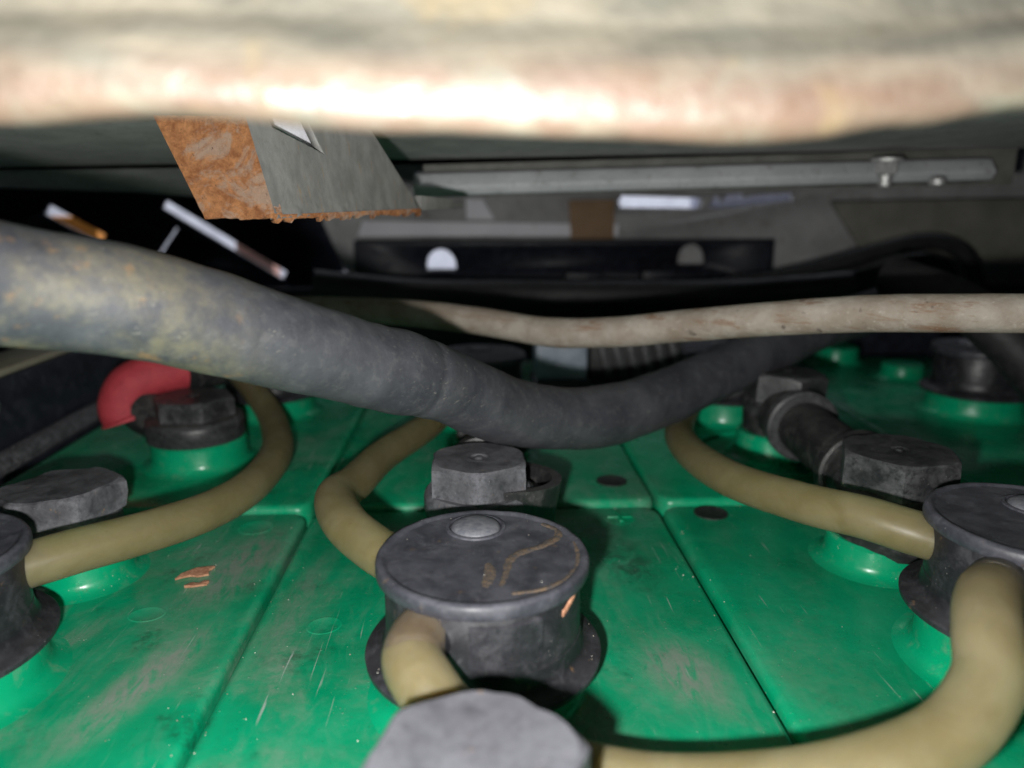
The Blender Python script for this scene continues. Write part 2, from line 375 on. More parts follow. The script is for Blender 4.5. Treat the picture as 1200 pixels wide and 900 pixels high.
C1 = make_cell(XS[2], XS[3], .001, YB, 0, 'shiny clean green cell at lower right beside the yellow tube loop', [(.1015, .121, .0172, .0105), (.0965, .1635, .0112, .0070)])
A2 = make_cell(XS[0], XS[1], YB, .397, Z2, 'green cell at rear left carrying the hex bolt with the red sleeve beside it', [(-.085, .300, .0172, .0078), (-.0925, .2405, .0150, .0085)])
B2 = make_cell(XS[1], XS[2], YB, .397, Z2, 'green cell in the middle of the rear row, mostly under the thick hose', [(.0005, .285, .0172, .0078), (.004, .238, .0120, .0085)])
C2 = make_cell(XS[2], XS[3], YB, .397, Z2, 'green cell in the rear row under the black link with two bolts', [(.099, .285, .0172, .0092), (.0995, .2385, .0112, .0085), (.098, .352, .0112, .0085)])
D2 = make_cell(XS[3], XS[4], YB, .397, Z2, 'shaded green cell at rear right carrying a plain dark plug', [(.204, .287, .0178, .0085), (.2085, .348, .0095, .0070), (.1935, .386, .0110, .0085)])
oval_mark(B1, -.0324, .1398, 0, .0036, .0032, .3); oval_mark(A1, -.071, .1459, 0, .0038, .0030); oval_mark(A1, -.0602, .1890, 0, .0046, .0045)
p = oval_mark(B1, .0389, .1905, 0, .0043, .0043)
box('plus_bar', (.0354, .1899, .0001), (.0424, .1911, .0007), 'green_lid', B1, .0002); box('plus_bar', (.0383, .1871, .0001), (.0395, .1940, .00073), 'green_lid', B1, .0002)
dot(B2, .041, .2150, Z2); dot(C1, .0652, .1925, 0)
lathe('pole_ring', [(.0235, Z2 - .0005), (.0232, Z2 + .0008), (.0222, Z2 + .0010), (.0214, Z2 + .0002), (.0212, Z2 - .0005)], 'green_collar', C2, (.0985, .2385, 0))

# ------------------------------------------------------------------ vent plugs
def make_plug(x, y, z, label, dirs, button=(0, .008), slot=None, nz=.0115, tilt=0.):
    t = thing('vent_plug', label, 'vent plug', (x, y, z), 'black round vent plugs of the battery')
    c = (x, y, z)
    b = lathe('body', [(.0150, .0012), (.0170, .0014), (.0170, .0060), (.0169, .0172), (.0165, .0178), (.004, .0178)], 'plug_black', t, c)
    lathe('flange', [(.0165, .0000), (.0202, .0001), (.0207, .0004), (.0208, .0013), (.0204, .0017), (.0192, .0020), (.0180, .0026), (.0174, .0036), (.01715, .0050), (.0171, .0058)], 'plug_black', t, c)
    li = lathe('lid', [(.0168, .0166), (.0179, .0163), (.01830, .0166), (.0184, .0173), (.0183, .0184), (.0180, .0189), (.0174, .0191), (.0169, .0190), (.0166, .0187), (.0162, .01865), (.0020, .01865)], 'plug_lid', t, c, 96, wob=.006, angle=50)
    bx, by = button
    lathe('button', [(.0046, -.0003), (.0045, .0003), (.0041, .0007), (.0030, .0011), (.0016, .0013), (.0002, .00135)], 'button_grey', li, (x + bx, y + by, z + .01865), 40)
    lathe('button_ring', [(.0056, -.0002), (.0055, .0003), (.0050, .0004), (.0047, .0001), (.0046, -.0004)], 'plug_lid', li, (x + bx, y + by, z + .01865), 40)
    for (dx, dy) in dirs:
        d = Vector((dx, dy, 0)).normalized()
        a = Vector((x, y, z + nz)) + d * .0115
        sweep('nozzle', [a, a + d * .004, a + d * .0075], lambda f: .0034 + (.0010 if f < .45 else 0), 'plug_black', t, 24, 6)
    # moulded panel on the wall of the body
    if slot is not None:
        for a0, a1, z0, z1, nm, mt, rr in ((-98, -58, .0075, .0150, 'wall_panel', 'plug_black', .0174), (slot, slot + 13, .0128, .0140, 'latch_slot', 'flake', .01725)):
            vs = []; fs = []; K = 12
            for k in range(K + 1):
                a = R(a0 + (a1 - a0) * k / K)
                for r_, z_ in ((.0168, z0), (rr, z0 + .0003), (rr, z1 - .0003), (.0168, z1)):
                    vs.append((x + r_ * math.cos(a), y + r_ * math.sin(a), z + z_ + (.0018 * k / K if nm == 'latch_slot' else 0)))
            for k in range(K):
                for q in range(3): fs.append((k * 4 + q, k * 4 + q + 1, k * 4 + 5 + q, k * 4 + 4 + q))
            fs.append((0, 1, 2, 3)); fs.append((K * 4 + 3, K * 4 + 2, K * 4 + 1, K * 4))
            mesh(nm, vs, fs, mt, b)
    return t
make_plug(.0005, .118, .0078, 'large round black plug in the centre with grey button and rusty streaks on its lid', [(-.0107, -.0192), (-.0145, .0095)], (-.0012, .0105), -42)
make_plug(.1015, .121, .0105, 'round black plug at the right edge with two yellowed tubes plugged in', [(-.0125, -.0092), (-.0125, .0062)], (.004, .006), -20)
make_plug(-.0985, .122, .0078, 'black plug cut off by the left edge of the picture on a bright green collar', [(.0125, .0080)], (0, .008), -60)
make_plug(-.085, .300, .0092, 'dark plug half hidden behind the hex bolt at left under the hose', [(-.013, -.008)])
make_plug(.0005, .285, .0092, 'plug in the rear row hidden behind the sagging thick hose', [(-.004, -.01)])
make_plug(.099, .285, .0105, 'plug behind the sagging hose, only its base and collar showing at right', [(-.004, -.01)])
make_plug(.204, .287, .0098, 'plain dark plug at the far right on a wide green collar', [(.01, .01)])
# rusty streak dried on the central lid
def ribbon(name, pts, wd, mat, parent, z):
    path = catmull([(a, b, z) for a, b in pts], 8); vs = []; fs = []
    for i, q in enumerate(path):
        t = (path[min(i + 1, len(path) - 1)] - path[max(i - 1, 0)]).normalized(); s = Vector((-t.y, t.x, 0))
        f = i / (len(path) - 1); ww = wd * (.35 + .65 * math.sin(math.pi * min(1, f * .9 + .08))) * (1 + .6 * noise.noise(q * 900))
        for u, dz in ((-1, -.00012), (-.5, .00010), (.5, .00010), (1, -.00012)): vs.append(q + s * ww * u + Vector((0, 0, dz)))
    for i in range(len(path) - 1):
        for q in range(3): fs.append((i * 4 + q, i * 4 + q + 1, i * 4 + 5 + q, i * 4 + 4 + q))
    return mesh(name, vs, fs, mat, parent)

for o in list(C.objects):
    if o.name == 'lid' or o.name.startswith('lid.'):
        if o.parent and o.parent.name == 'vent_plug': main_lid = o
ZS = .0078 + .01872
for pts, wd in (([(.0118, .1296), (.0142, .1268), (.0140, .1238), (.0112, .1205), (.0070, .1180), (.0050, .1150), (.0042, .1104), (.0032, .1062)], .0009), ([(.0014, .1140), (.0017, .1110), (.0012, .1083), (.0006, .1062)], .0011), ([(.0168, .1215), (.0170, .1170), (.0160, .1120), (.0135, .1080), (.0095, .1052), (.0049, .1040)], .0006)): ribbon('rust_streak', pts, wd, 'ochre_stain', main_lid, ZS)

# ------------------------------------------------------------------ bolts
def make_bolt(x, y, zt, label, rot=0., ac=.0126, hh=.0085, skirt=.0135, mat='bolt_black', tilt=(0, 0), chip=.02, skh=.005, dimple=True):
    t = thing('hex_bolt', label, 'bolt', (x, y, zt - hh - skh), 'black plastic-capped pole bolts')
    K = 8; n = 6 * K; ap = ac * math.cos(math.pi / 6); rin = ap * 1.05
    def hexr(a):
        b = (a % (math.pi / 3)) - math.pi / 6
        return min(ap / math.cos(b), ac * .992)
    Rm = Matrix.Rotation(tilt[0], 3, 'X') @ Matrix.Rotation(tilt[1], 3, 'Y'); vs = []; fs = []
    base = Vector((x, y, zt - hh))
    rings = [(lambda a: hexr(a), lambda a: 0), (lambda a: hexr(a), lambda a: hh * .5), (lambda a: hexr(a), lambda a: hh - .0004 - (hexr(a) - rin) * .62 if hexr(a) > rin else hh - .0004), (lambda a: min(hexr(a), rin) - .0004, lambda a: hh)]
    rings += [(lambda a: ap * .6, lambda a: hh + .00005), (lambda a: .0022, lambda a: hh)]
    if dimple: rings += [(lambda a: .0019, lambda a: hh - .0004), (lambda a: .0011, lambda a: hh - .0004), (lambda a: .0007, lambda a: hh + .0001)]
    rings += [(lambda a: .0001, lambda a: hh + (.0002 if dimple else 0))]
    for fr, fz in rings:
        for k in range(n):
            a = 2 * math.pi * k / n; r = fr(a); v = Vector((r * math.cos(a + rot), r * math.sin(a + rot), fz(a)))
            if r > ap * .5: v *= 1 + chip * (noise.noise((v + base) * 260) - .5 * max(0, noise.noise((v + base) * 900)))
            vs.append(base + Rm @ v)
    for j in range(len(rings) - 1):
        for k in range(n): fs.append((j * n + k, j * n + (k + 1) % n, (j + 1) * n + (k + 1) % n, (j + 1) * n + k))
    fs.append(tuple(range(n))[::-1])
    mesh('head', vs, fs, mat, t, angle=24)
    if skirt:
        lathe('skirt', [(skirt * .8, -skh), (skirt * .97, -skh), (skirt, -skh + .0006), (skirt, -.0016), (skirt * .985, -.0006), (skirt * .93, 0.0002), (ap * .6, .0003)], mat, t, base, 56, Rm)
    return t
make_bolt(.000, .163, .0282, 'hex bolt head with dusty edges right behind the central round plug', R(30), .0122, .0075, .0128, 'bolt_dusty')
make_bolt(.0995, .1630, .0285, 'nearer hex bolt of the black link at right, worn pale along its edges', R(6), .0140, .0085, .0138, 'bolt_black')
make_bolt(.1035, .2400, .0300, 'farther hex bolt of the black link at right, in half shade below the wire', R(28), .0134, .0095, .0130, 'bolt_black', (0, R(3)))
make_bolt(-.0930, .2400, .0238, 'hex bolt on a round washer and bright green collar at left', R(0), .0132, .0070, .0153, 'bolt_black', skh=.0068)
make_bolt(-.0955, .1640, .0228, 'chipped flat bolt head at the left edge behind the tube', R(12), .0138, .0068, .0120, 'bolt_dusty', (R(-2), R(-2)), .06, .004, False)
make_bolt(-.0008, .0690, .0268, 'large pale worn bolt head cut off by the bottom edge of the picture', R(9), .0132, .0085, .0118, 'bolt_pale', (0, 0), .035, .010, False)

# ------------------------------------------------------------------ insulated links between poles
def make_link(a, b, z, label, rc=.0072, sag=0., ring=.0108, cuffs=('boot_black', 'boot_grey')):
    t = thing('pole_link', label, 'cable link', ((a[0] + b[0]) / 2, (a[1] + b[1]) / 2, .006), 'black insulated links between cells')
    A, B = Vector((*a, z[0])), Vector((*b, z[1])); d = (B - A).normalized()
    for P, s, cm in ((A, 1, cuffs[0]), (B, -1, cuffs[1])):
        bt = lathe('boot', [(.010, -.0115), (.0118, -.0110), (.0126, -.009), (.0130, .0005), (.0124, .0040), (.0110, .0046), (.004, .0046)], 'boot_black', t, P)
        q = P + d * s * .0065
        sweep('neck', [q, q + d * s * .005, q + d * s * .0095], lambda f: ring * (1 - .10 * f), 'boot_black', bt, 36, 6)
        e = q + d * s * .0092
        sweep('cuff', [e, e + d * s * .002, e + d * s * .005], lambda f: ring * (1.05 if .12 < f < .88 else .97), cm, bt, 36, 6)
    m = (A + B) / 2 + Vector((0, 0, sag))
    sweep('cable', [A + d * .012, A + d * .02, m, B - d * .02, B - d * .012], rc, 'boot_black', t, 32, 8, .02)
    return t
make_link((.0995, .1635), (.1035, .2400), (.0155, .0165), 'black flexible link joining the two hex bolts at right', .0084)
make_link((.0005, .1640), (.0060, .2390), (.0160, .0165), 'black link running back from the central bolt under the hose', .0080, cuffs=('boot_black', 'boot_black'))
bpy.context.view_layer.update()
gl = [o for o in C.objects if o.name.startswith('pole_link')][-1]
sweep('shroud', [(.0045, .1680, .0095), (.0045, .1684, .0150), (.0048, .1690, .0215)], lambda f: .0136 + .0016 * f, 'boot_black', gl, 40, 8, .01, inner=.84)
# take-off at the left: black boot, cable and red sleeve
t = thing('takeoff_cable', 'red rubber sleeve on a black cable end beside the left hex bolt', 'cable', (-.11, .245, .01))
lathe('boot', [(.008, .0105), (.0148, .0108), (.0152, .0125), (.0150, .0168), (.0140, .0176), (.004, .0176)], 'boot_black', t, (-.0935, .2408, 0))
sweep('cable', [(-.0965, .2425, .0150), (-.1055, .2440, .0150), (-.1120, .2460, .0180), (-.1130, .2500, .0235), (-.1040, .2580, .0270), (-.0940, .2680, .0280)], .0076, 'boot_black', t, 28, 8, .02)
sweep('red_sleeve', [(-.1165, .2435, .0145), (-.1178, .2440, .0195), (-.1155, .2460, .0255), (-.1100, .2490, .0285), (-.1045, .2525, .0295), (-.1010, .2550, .0295)], lambda f: .0074 + (.0008 if f < .05 else 0), 'red_rubber', t, 36, 10, .02, inner=.86)
# ------------------------------------------------------------------ watering tubes
TR = .0045
def tube(pts, mat, label):
    o = sweep('watering_tube', pts, lambda f: TR * (1 + .05 * max(0, 1 - min(f, 1 - f) / .03)), mat, None, 36, 12, .022, ovality=.03, inner=.68)
    return tag(o, label, 'tube', 'yellowed watering tubes')
tube([(-.0930, .1252, .0190), (-.0860, .1300, .0194), (-.0780, .1375, .0193), (-.0690, .1490, .0180), (-.0615, .1650, .0160), (-.0582, .1850, .0145), (-.0602, .2150, .0130), (-.0700, .2480, .0122), (-.0815, .2720, .0150), (-.0920, .2870, .0200)], 'tube_olive',
     'olive yellow tube curving from the left plug round behind the left hex bolt')
tube([(-.0080, .1225, .0193), (-.0140, .1275, .0195), (-.0205, .1335, .0204), (-.0275, .1430, .0215), (-.0322, .1585, .0208), (-.0302, .1740, .0184), (-.0266, .2000, .0162), (-.0165, .2350, .0140), (-.0085, .2600, .0160), (-.0030, .2760, .0200)], 'tube_olive',
     'bent tube left of the central plug running back under the hose')
tube([(.0950, .1245, .0218), (.0890, .1272, .0222), (.0835, .1305, .0230), (.0775, .1362, .0235), (.0690, .1480, .0222), (.0612, .1710, .0192), (.0606, .2050, .0156), (.0672, .2350, .0138), (.0800, .2620, .0165), (.0950, .2780, .0205)], 'tube_olive',
     'yellow tube from the right plug sweeping back in front of the black link')
tube([(.0940, .1170, .0218), (.0890, .1118, .0222), (.0845, .1068, .0240), (.0793, .1012, .0262), (.0748, .0955, .0268), (.0714, .0900, .0254), (.0683, .0850, .0220), (.0599, .0800, .0178), (.0474, .0785, .0142), (.0346, .0795, .0115), (.0221, .0830, .0090), (.0112, .0875, .0085), (.0010, .0895, .0112), (-.0045, .0912, .0148), (-.0082, .0945, .0180), (-.0102, .0988, .0194), (-.0088, .1050, .0196), (-.0055, .1105, .0194)], 'tube_yellow',
     'large tube loop in the foreground joining the right and central plugs')

tubem('tube_stained', (.25, .185, .120), (.34, .28, .21))
tubes = [o for o in C.objects if o.name.startswith('watering_tube')]
sweep('stained_end', [(-.0100, .0975, .0192), (-.0101, .1005, .0195), (-.0088, .1050, .0196), (-.0055, .1105, .0194)], lambda f: TR * (.985 + .055 * min(1, f / .12)), 'tube_stained', tubes[-1], 36, 8, .03)
sweep('stained_end', [(.0940, .1170, .0218), (.0890, .1118, .0222), (.0845, .1068, .0240), (.0818, .1040, .0252)], lambda f: TR * (.985 + .055 * min(1, (1 - f) / .15)), 'tube_stained', tubes[-1], 36, 8, .03)

# ------------------------------------------------------------------ hose and wire
tag(sweep('thick_hose', [(-.0800, .0820, .0820), (-.0740, .0910, .0800), (-.0649, .1050, .0747), (-.0527, .1150, .0708), (-.0379, .1280, .0633), (-.0232, .1430, .0550), (-.0154, .1510, .0508), (-.0072, .1600, .0460), (.0084, .1780, .0345), (.0303, .1950, .0279), (.0502, .2100, .0274), (.0741, .2300, .0302), (.1009, .2500, .0352), (.1278, .2700, .0398), (.1603, .2950, .0417), (.1800, .3150, .0428)],
          lambda f: .0084 * (1 + .05 * math.exp(-((f - .385) / .025) ** 2) - .03 * math.exp(-((f - .425) / .008) ** 2) - .055 * math.exp(-((f - .47) / .025) ** 2) + .02 * math.exp(-((f - .34) / .008) ** 2) + .02 * math.exp(-((f - .62) / .03) ** 2)), 'hose_rubber', None, 48, 24, .05), 'thick dusty grey black rubber hose sagging across the picture', 'hose')
tag(sweep('beige_wire', [(.1389, .1500, .0621), (.1219, .1570, .0614), (.1057, .1650, .0605), (.0909, .1750, .0589), (.0740, .1850, .0563), (.0563, .2000, .0522), (.0394, .2100, .0489), (.0208, .2220, .0470), (.0002, .2350, .0485), (-.0255, .2500, .0492), (-.0550, .2700, .0478), (-.0851, .2900, .0451)],
          .0044, 'wire_beige', None, 32, 14, .04), 'dirty beige wire running level across the right half above the hose', 'wire')

# ------------------------------------------------------------------ battery tray at left
t = thing('battery_tray', 'black steel tray wall along the left edge beside the cells', 'tray', (-.158, .25, -.05))
box('wall', (-.1640, .02, -.05), (-.1560, .42, .0290), 'tray_black', t, .001)
box('rim', (-.1750, .02, .0292), (-.1562, .42, .0318), 'tan_paint', t, .0008)
lathe('rivet', [(.0036, 0), (.0036, .0008), (.0028, .0018), (.0004, .0023)], 'zinc', t, (-.1562, .2370, .0215), 24, Matrix.Rotation(R(90), 3, 'Y'))
tag(sweep('braided_cable', [(-.1532, .19, .0030), (-.1530, .235, .0034), (-.1526, .265, .0038), (-.1520, .300, .0040), (-.151, .34, .005)], .0036, 'braid', None, 24, 14), 'dark braided cable lying along the foot of the tray wall', 'cable')

# ------------------------------------------------------------------ rust flakes
def flake(pts, label, x, y):
    bm = bmesh.new(); top = []; bot = []
    for px, py in pts:
        top.append(bm.verts.new((x + px, y + py, .0006 + .0004 * noise.noise(Vector((px * 900, py * 900, 2)))))); bot.append(bm.verts.new((x + px, y + py, .0001)))
    bm.faces.new(top); bm.faces.new(bot[::-1])
    for i in range(len(pts)): bm.faces.new((bot[i], bot[(i + 1) % len(pts)], top[(i + 1) % len(pts)], top[i]))
    bmesh.ops.recalc_face_normals(bm, faces=bm.faces)
    me = bpy.data.meshes.new('rust_flake'); bm.to_mesh(me); bm.free(); me.materials.append(M['flake'])
    o = bpy.data.objects.new('rust_flake', me); C.objects.link(o); tag(o, label, 'rust flake', 'rust flakes on the lid')
flake([(-.0036, -.0034), (-.0022, -.0024), (-.0006, -.0018), (.0012, -.0022), (.0034, -.0014), (.0028, .0006), (.0036, .0024), (.0012, .0022), (-.0004, .0014), (-.0018, .0004), (-.0030, -.0012)], 'larger copper brown flake on the green lid at left', -.0670, .1637)
flake([(-.0024, -.0014), (.0002, -.0010), (.0022, -.0004), (.0024, .0008), (.0010, .0014), (.0002, .0004), (-.0014, .0006)], 'smaller copper brown flake just in front of the larger one', -.0647, .1580)

# ------------------------------------------------------------------ steel overhead: beam lip, sheet, bracket, rail
def lerp(x, tab):
    for (a, p), (b, q) in zip(tab, tab[1:]):
        if a <= x <= b: u = (x - a) / (b - a); u = u * u * (3 - 2 * u); return p + (q - p) * u
    return tab[-1][1]
vs = []; fs = []; NX = 260
prof = [(.0735, .1240), (.0722, .1100), (.0712, .1014), (.0704, .1003), (.0694, .0992), (.0686, .0980), (.0681, .0966), (.0679, .0952), (.0679, .0939), (.0681, .0928), (.0688, .0919), (.0705, .0915), (.0765, .0920), (.0820, .0945), (.0820, .1240)]
for i in range(NX + 1):
    x = -.11 + .24 * i / NX
    lift = lerp(x, ((-.12, .0016), (-.045, .0015), (-.029, .0019), (-.005, .0008), (.011, .00025), (.023, 0), (.031, .0004), (.039, .0015), (.051, .0031), (.07, .0042), (.15, .0045))) - .0008
    for j, (y, z) in enumerate(prof):
        q = Vector((x, y, z)); k = max(0, min(1, (.104 - z) / .008))
        dn = .0005 * noise.noise(q * 45) + .00025 * noise.noise(q * 130)
        vs.append((x, y + dn + 0, z + k * lift + .0005 * (noise.noise(Vector((x * 60, 3, 0))) + .15 * noise.noise(Vector((x * 190, 7, 0)))) * k))
n = len(prof)
for i in range(NX):
    for j in range(n): fs.append((i * n + j, i * n + (j + 1) % n, (i + 1) * n + (j + 1) % n, (i + 1) * n + j))
fs.append(tuple(range(n))); fs.append(tuple(range(NX * n, NX * n + n))[::-1])
tag(mesh('steel_beam', vs, fs, 'beam_steel', None, angle=60), 'pale rusty steel beam lip glaring across the top of the picture', 'beam')

t = thing('floor_underside', 'dark gritty steel underside above the battery behind the beam lip', 'steel sheet', (0, .1, .1))
poly('sheet', [(-.30, .0965, .1120), (.30, .0965, .1170), (.30, .30, .1075), (.05, .30, .1010), (-.05, .30, .0985), (-.178, .30, .0966), (-.30, .30, .0955)], (0, 0, .0025), 'underside_grey', t)
poly('curled_flap', [(-.30, .3003, .0955), (-.178, .3003, .0966), (-.05, .3003, .0985), (-.05, .40, .0835), (-.105, .38, .0850), (-.150, .345, .0895), (-.30, .3100, .0935)], (0, .001, .0025), 'underside_grey', t)

t = thing('cross_rail', 'smooth grey rail under the sheet with a screw through its right end', 'rail', (.09, .3, .09))
vs = []
poly('bar', [(-.0232, .292, .0952), (-.0232, .288, .0905), (-.0232, .290, .0872), (-.0232, .3, .0868), (-.0232, .3, .0965)], (.2225, -.001, .0062), 'rail_grey', t, .0006)
poly('web', [(-.020, .3002, .0868), (.215, .2995, .0918), (.215, .2995, .1060), (-.020, .3002, .0990)], (0, .002, 0), 'underside_dark', t)
t2 = thing('hanging_screw', 'zinc screw with nut poking down through the grey rail', 'screw', (.1525, .281, .092))
lathe('washer', [(.0054, .0995), (.0056, .0999), (.0056, .1008), (.0050, .1012)], 'zinc', t2, (.1525, .281, 0), 32)
lathe('nut', [(.0036, .0948), (.0042, .0953), (.0042, .0990), (.0036, .0995)], 'zinc', t2, (.1525, .281, 0), 6, angle=20)
lathe('shank', [(.0020, .0905), (.0024, .0910), (.0023, .0930), (.0025, .0948)], 'zinc', t2, (.1525, .281, 0), 20)
t3 = tag(lathe('small_bolt_end', [(.0020, .0908), (.0030, .0914), (.0030, .0935), (.0018, .0945)], 'zinc', None, (.1725, .281, 0), 16), 'little bright bolt end right of the hanging screw', 'bolt end')

def grid_face(name, q, nu, nv, mat, parent, rag=0., thick=(0, .002, 0), holes=None):
    """a quad patch q = (top left, top right, bottom right, bottom left), finely cut, ragged along its bottom edge"""
    tl, tr, br, bl = [Vector(a) for a in q]; vs = []; fs = []
    for j in range(nv + 1):
        for i in range(nu + 1):
            u, v = i / nu, j / nv
            p = (tl * (1 - u) + tr * u) * (1 - v) + (bl * (1 - u) + br * u) * v
            k = max(0, v - .8) / .2
            p = p + Vector((.3, 0, 1)) * rag * k * (noise.noise(p * 700) + .6 * noise.noise(p * 1900))
            vs.append(p)
    N = len(vs); vs += [p + Vector(thick) for p in vs]; W = nu + 1
    for j in range(nv):
        for i in range(nu):
            if holes and holes((i + .5) / nu, (j + .5) / nv): continue
            a = j * W + i
            fs.append((a, a + 1, a + W + 1, a + W)); fs.append((N + a, N + a + W, N + a + W + 1, N + a + 1))
    for i in range(nu):
        for a in (i, nv * W + i): fs.append((a, a + 1, N + a + 1, N + a))
    for j in range(nv):
        for a in (j * W, j * W + nu): fs.append((a, a + W, N + a + W, N + a))
    return mesh(name, vs, fs, mat, parent, angle=50)
t = thing('rusty_bracket', 'steel bracket hanging at upper left with a rust orange end face', 'bracket', (-.04, .16, .09))
grid_face('rusted_end', [(-.0600, .1500, .1010), (-.0432, .1500, .1010), (-.0388, .1500, .0822), (-.0523, .1500, .0822)], 24, 28, 'rust', t, .0005, (.001, .0025, 0))
side = grid_face('side_plate', [(-.0431, .1502, .1012), (-.0255, .1900, .1030), (-.0150, .2120, .0828), (-.0387, .1502, .0822)], 80, 40, 'bracket_paint', t, .0007, (-.0015, .0015, 0))
tl, tr, br, bl = [Vector(q) for q in ((-.0431, .1502, .1012), (-.0255, .1900, .1030), (-.0150, .2120, .0828), (-.0387, .1502, .0822))]
def onp(u, v): return (tl * (1 - u) + tr * u) * (1 - v) + (bl * (1 - u) + br * u) * v + Vector((.008, -.0045, 0))
cut(side, [poly('cutter', [onp(.16, -.1), onp(.44, -.1), onp(.44, .33), onp(.16, .10)], (-.016, .009, 0), 'tray_black')])
poly('notch_dark', [(-.0480, .1600, .1030), (-.0330, .1860, .1030), (-.0330, .1860, .0850), (-.0460, .1600, .0850)], (-.001, .001, 0), 'tray_black', t)  # black sheet put in for the shade inside the notch
poly('zinc_tab', [onp(u, v) + Vector((-.0112, .0066, 0)) for u, v in ((.22, -.1), (.50, -.1), (.50, .34), (.42, .20), (.22, .03))], (-.0005, .0004, 0), 'ledge_white', t)  # white colour stands in for light reflected by the metal
grid_face('rust_edge', [(-.0390, .1496, .0829), (-.0150, .2112, .0835), (-.0150, .2112, .0822), (-.0390, .1496, .0817)], 90, 4, 'rust', t, .0012, (-.0012, .0022, 0))
poly('far_end', [(-.0150, .2125, .0870), (-.0040, .2400, .0860), (-.0040, .2400, .0832), (-.0150, .2125, .0829)], (-.002, .002, 0), 'bracket_paint', t, .0003)

# ------------------------------------------------------------------ far side: wall with a light slot, black bar, cables
wall = poly('far_wall', [(-.082, .480, .0400), (-.095, .480, .0720), (-.095, .480, .150), (.50, .480, .150), (.50, .480, -.03), (-.060, .480, -.03)], (0, .003, 0), 'wall_grey')
tag(wall, 'dim grey panel closing the far side with a bright slot through it', 'panel')
def cutter(pts, y, d=.03):
    return poly('cutter', [(a, y - d / 2, b) for a, b in pts], (0, d, 0), 'wall_grey')
def halfround(cx, cz, r, sq=1.):
    return [(cx + r, cz - r * .35), (cx + r, cz)] + [(cx + r * math.cos(R(a)), cz + r * sq * math.sin(R(a))) for a in range(15, 180, 15)] + [(cx - r, cz), (cx - r, cz - r * .35)]
slot_pts = [(.0915, .0815), (.1415, .0810), (.1432, .0835), (.1425, .0872), (.0918, .0888), (.0900, .0850)]
rag = [(.1480, .0815), (.1500, .0865), (.1530, .0890), (.1560, .0840), (.1580, .0890), (.1690, .0900), (.1700, .0875), (.1780, .0890), (.2010, .0905), (.2015, .0860), (.1750, .0830), (.1550, .0812)]
cut(wall, [cutter(slot_pts, .4815), cutter(rag, .4815), cutter(halfround(-.0215, .0470, .0098, 1.15), .4815)])
bar = box('slotted_bar', (-.0725, .450, .0360), (.1805, .456, .0628), 'bar_black', None, .001)
tag(bar, 'black bar with two half round holes in front of the far panel', 'bar')
cut(bar, [cutter(halfround(-.0211, .0478, .0088, 1.15), .453), cutter(halfround(.1300, .0508, .0088, 1.1), .453)])
tag(poly('ledge_strip', [(-.0705, .4770, .0735), (-.074, .4770, .0640), (.090, .4770, .0640), (.090, .4770, .0712)], (0, .0026, 0), 'ledge_white', None, .0004), 'ledge strip with daylight painted in pale, above the left half of the black bar', 'strip')  # daylight on the ledge is put into its pale colour
tag(poly('brown_patch', [(.058, .4765, .0860), (.0870, .4765, .0865), (.0870, .4765, .0600), (.060, .4765, .0600)], (0, .0028, 0), 'brown_stain', None, .0003), 'brown stained block on the far panel left of the bright slot', 'block')
tag(poly('pale_tab', [(-.0060, .4740, .0870), (.0040, .4740, .0870), (.0115, .4740, .0745), (-.0060, .4740, .0745)], (0, .0028, 0), 'ledge_white', None, .0003), 'small pale tab above the ledge strip beside the bracket', 'tab')
tag(poly('olive_panel', [(.2080, .440, .0850), (.50, .440, .0900), (.50, .440, .0400), (.2350, .440, .0500)], (0, .003, 0), 'wall_olive', None, .0005), 'dark olive panel at the far right behind the wire', 'panel')
tag(poly('lower_bar', [(-.30, .46, .0340), (.50, .46, .0340), (.50, .46, -.05), (-.30, .46, -.05)], (0, .004, 0), 'tray_black', None, .0006), 'black tray end standing below the slotted bar', 'tray end')
tag(sweep('rear_cable', [(-.0800, .37, .0460), (-.0332, .380, .0400), (.0179, .39, .0378), (.0618, .39, .0376), (.1062, .39, .0373), (.1470, .38, .0392), (.1900, .37, .0436)], .0075, 'dark_rubber', None, 28, 10, .05), 'dark grey cable lying level in front of the black bar', 'cable')
tag(sweep('arched_cable', [(.1400, .405, .0420), (.1583, .4000, .0440), (.1862, .4000, .0500), (.2138, .4000, .0580), (.2413, .4000, .0640), (.2609, .4000, .0605), (.2722, .4000, .0500), (.2764, .4000, .0376), (.279, .40, .02)], .0042, 'dark_rubber', None, 24, 10, .04), 'black cable arching up at the far right behind the wire', 'cable')
hump = [(.195, .0440), (.215, .0505), (.235, .0565), (.250, .0580), (.260, .0550), (.2665, .0470), (.267, .0380), (.195, .0380)]
tag(poly('rubber_hump', [(a, .402, b) for a, b in hump], (0, .02, 0), 'dark_rubber', None, .0015), 'dark rubber hump framed by the arched cable at far right', 'rubber pad')
tag(sweep('hanging_strap', [(.1650, .2900, .0560), (.1760, .2620, .0490), (.1850, .2500, .0390), (.1940, .2430, .0270), (.2060, .2380, .0100)], .0085, 'dark_rubber', None, 28, 8, .03), 'black strap slanting down at the right edge in front of the dark plug', 'strap')
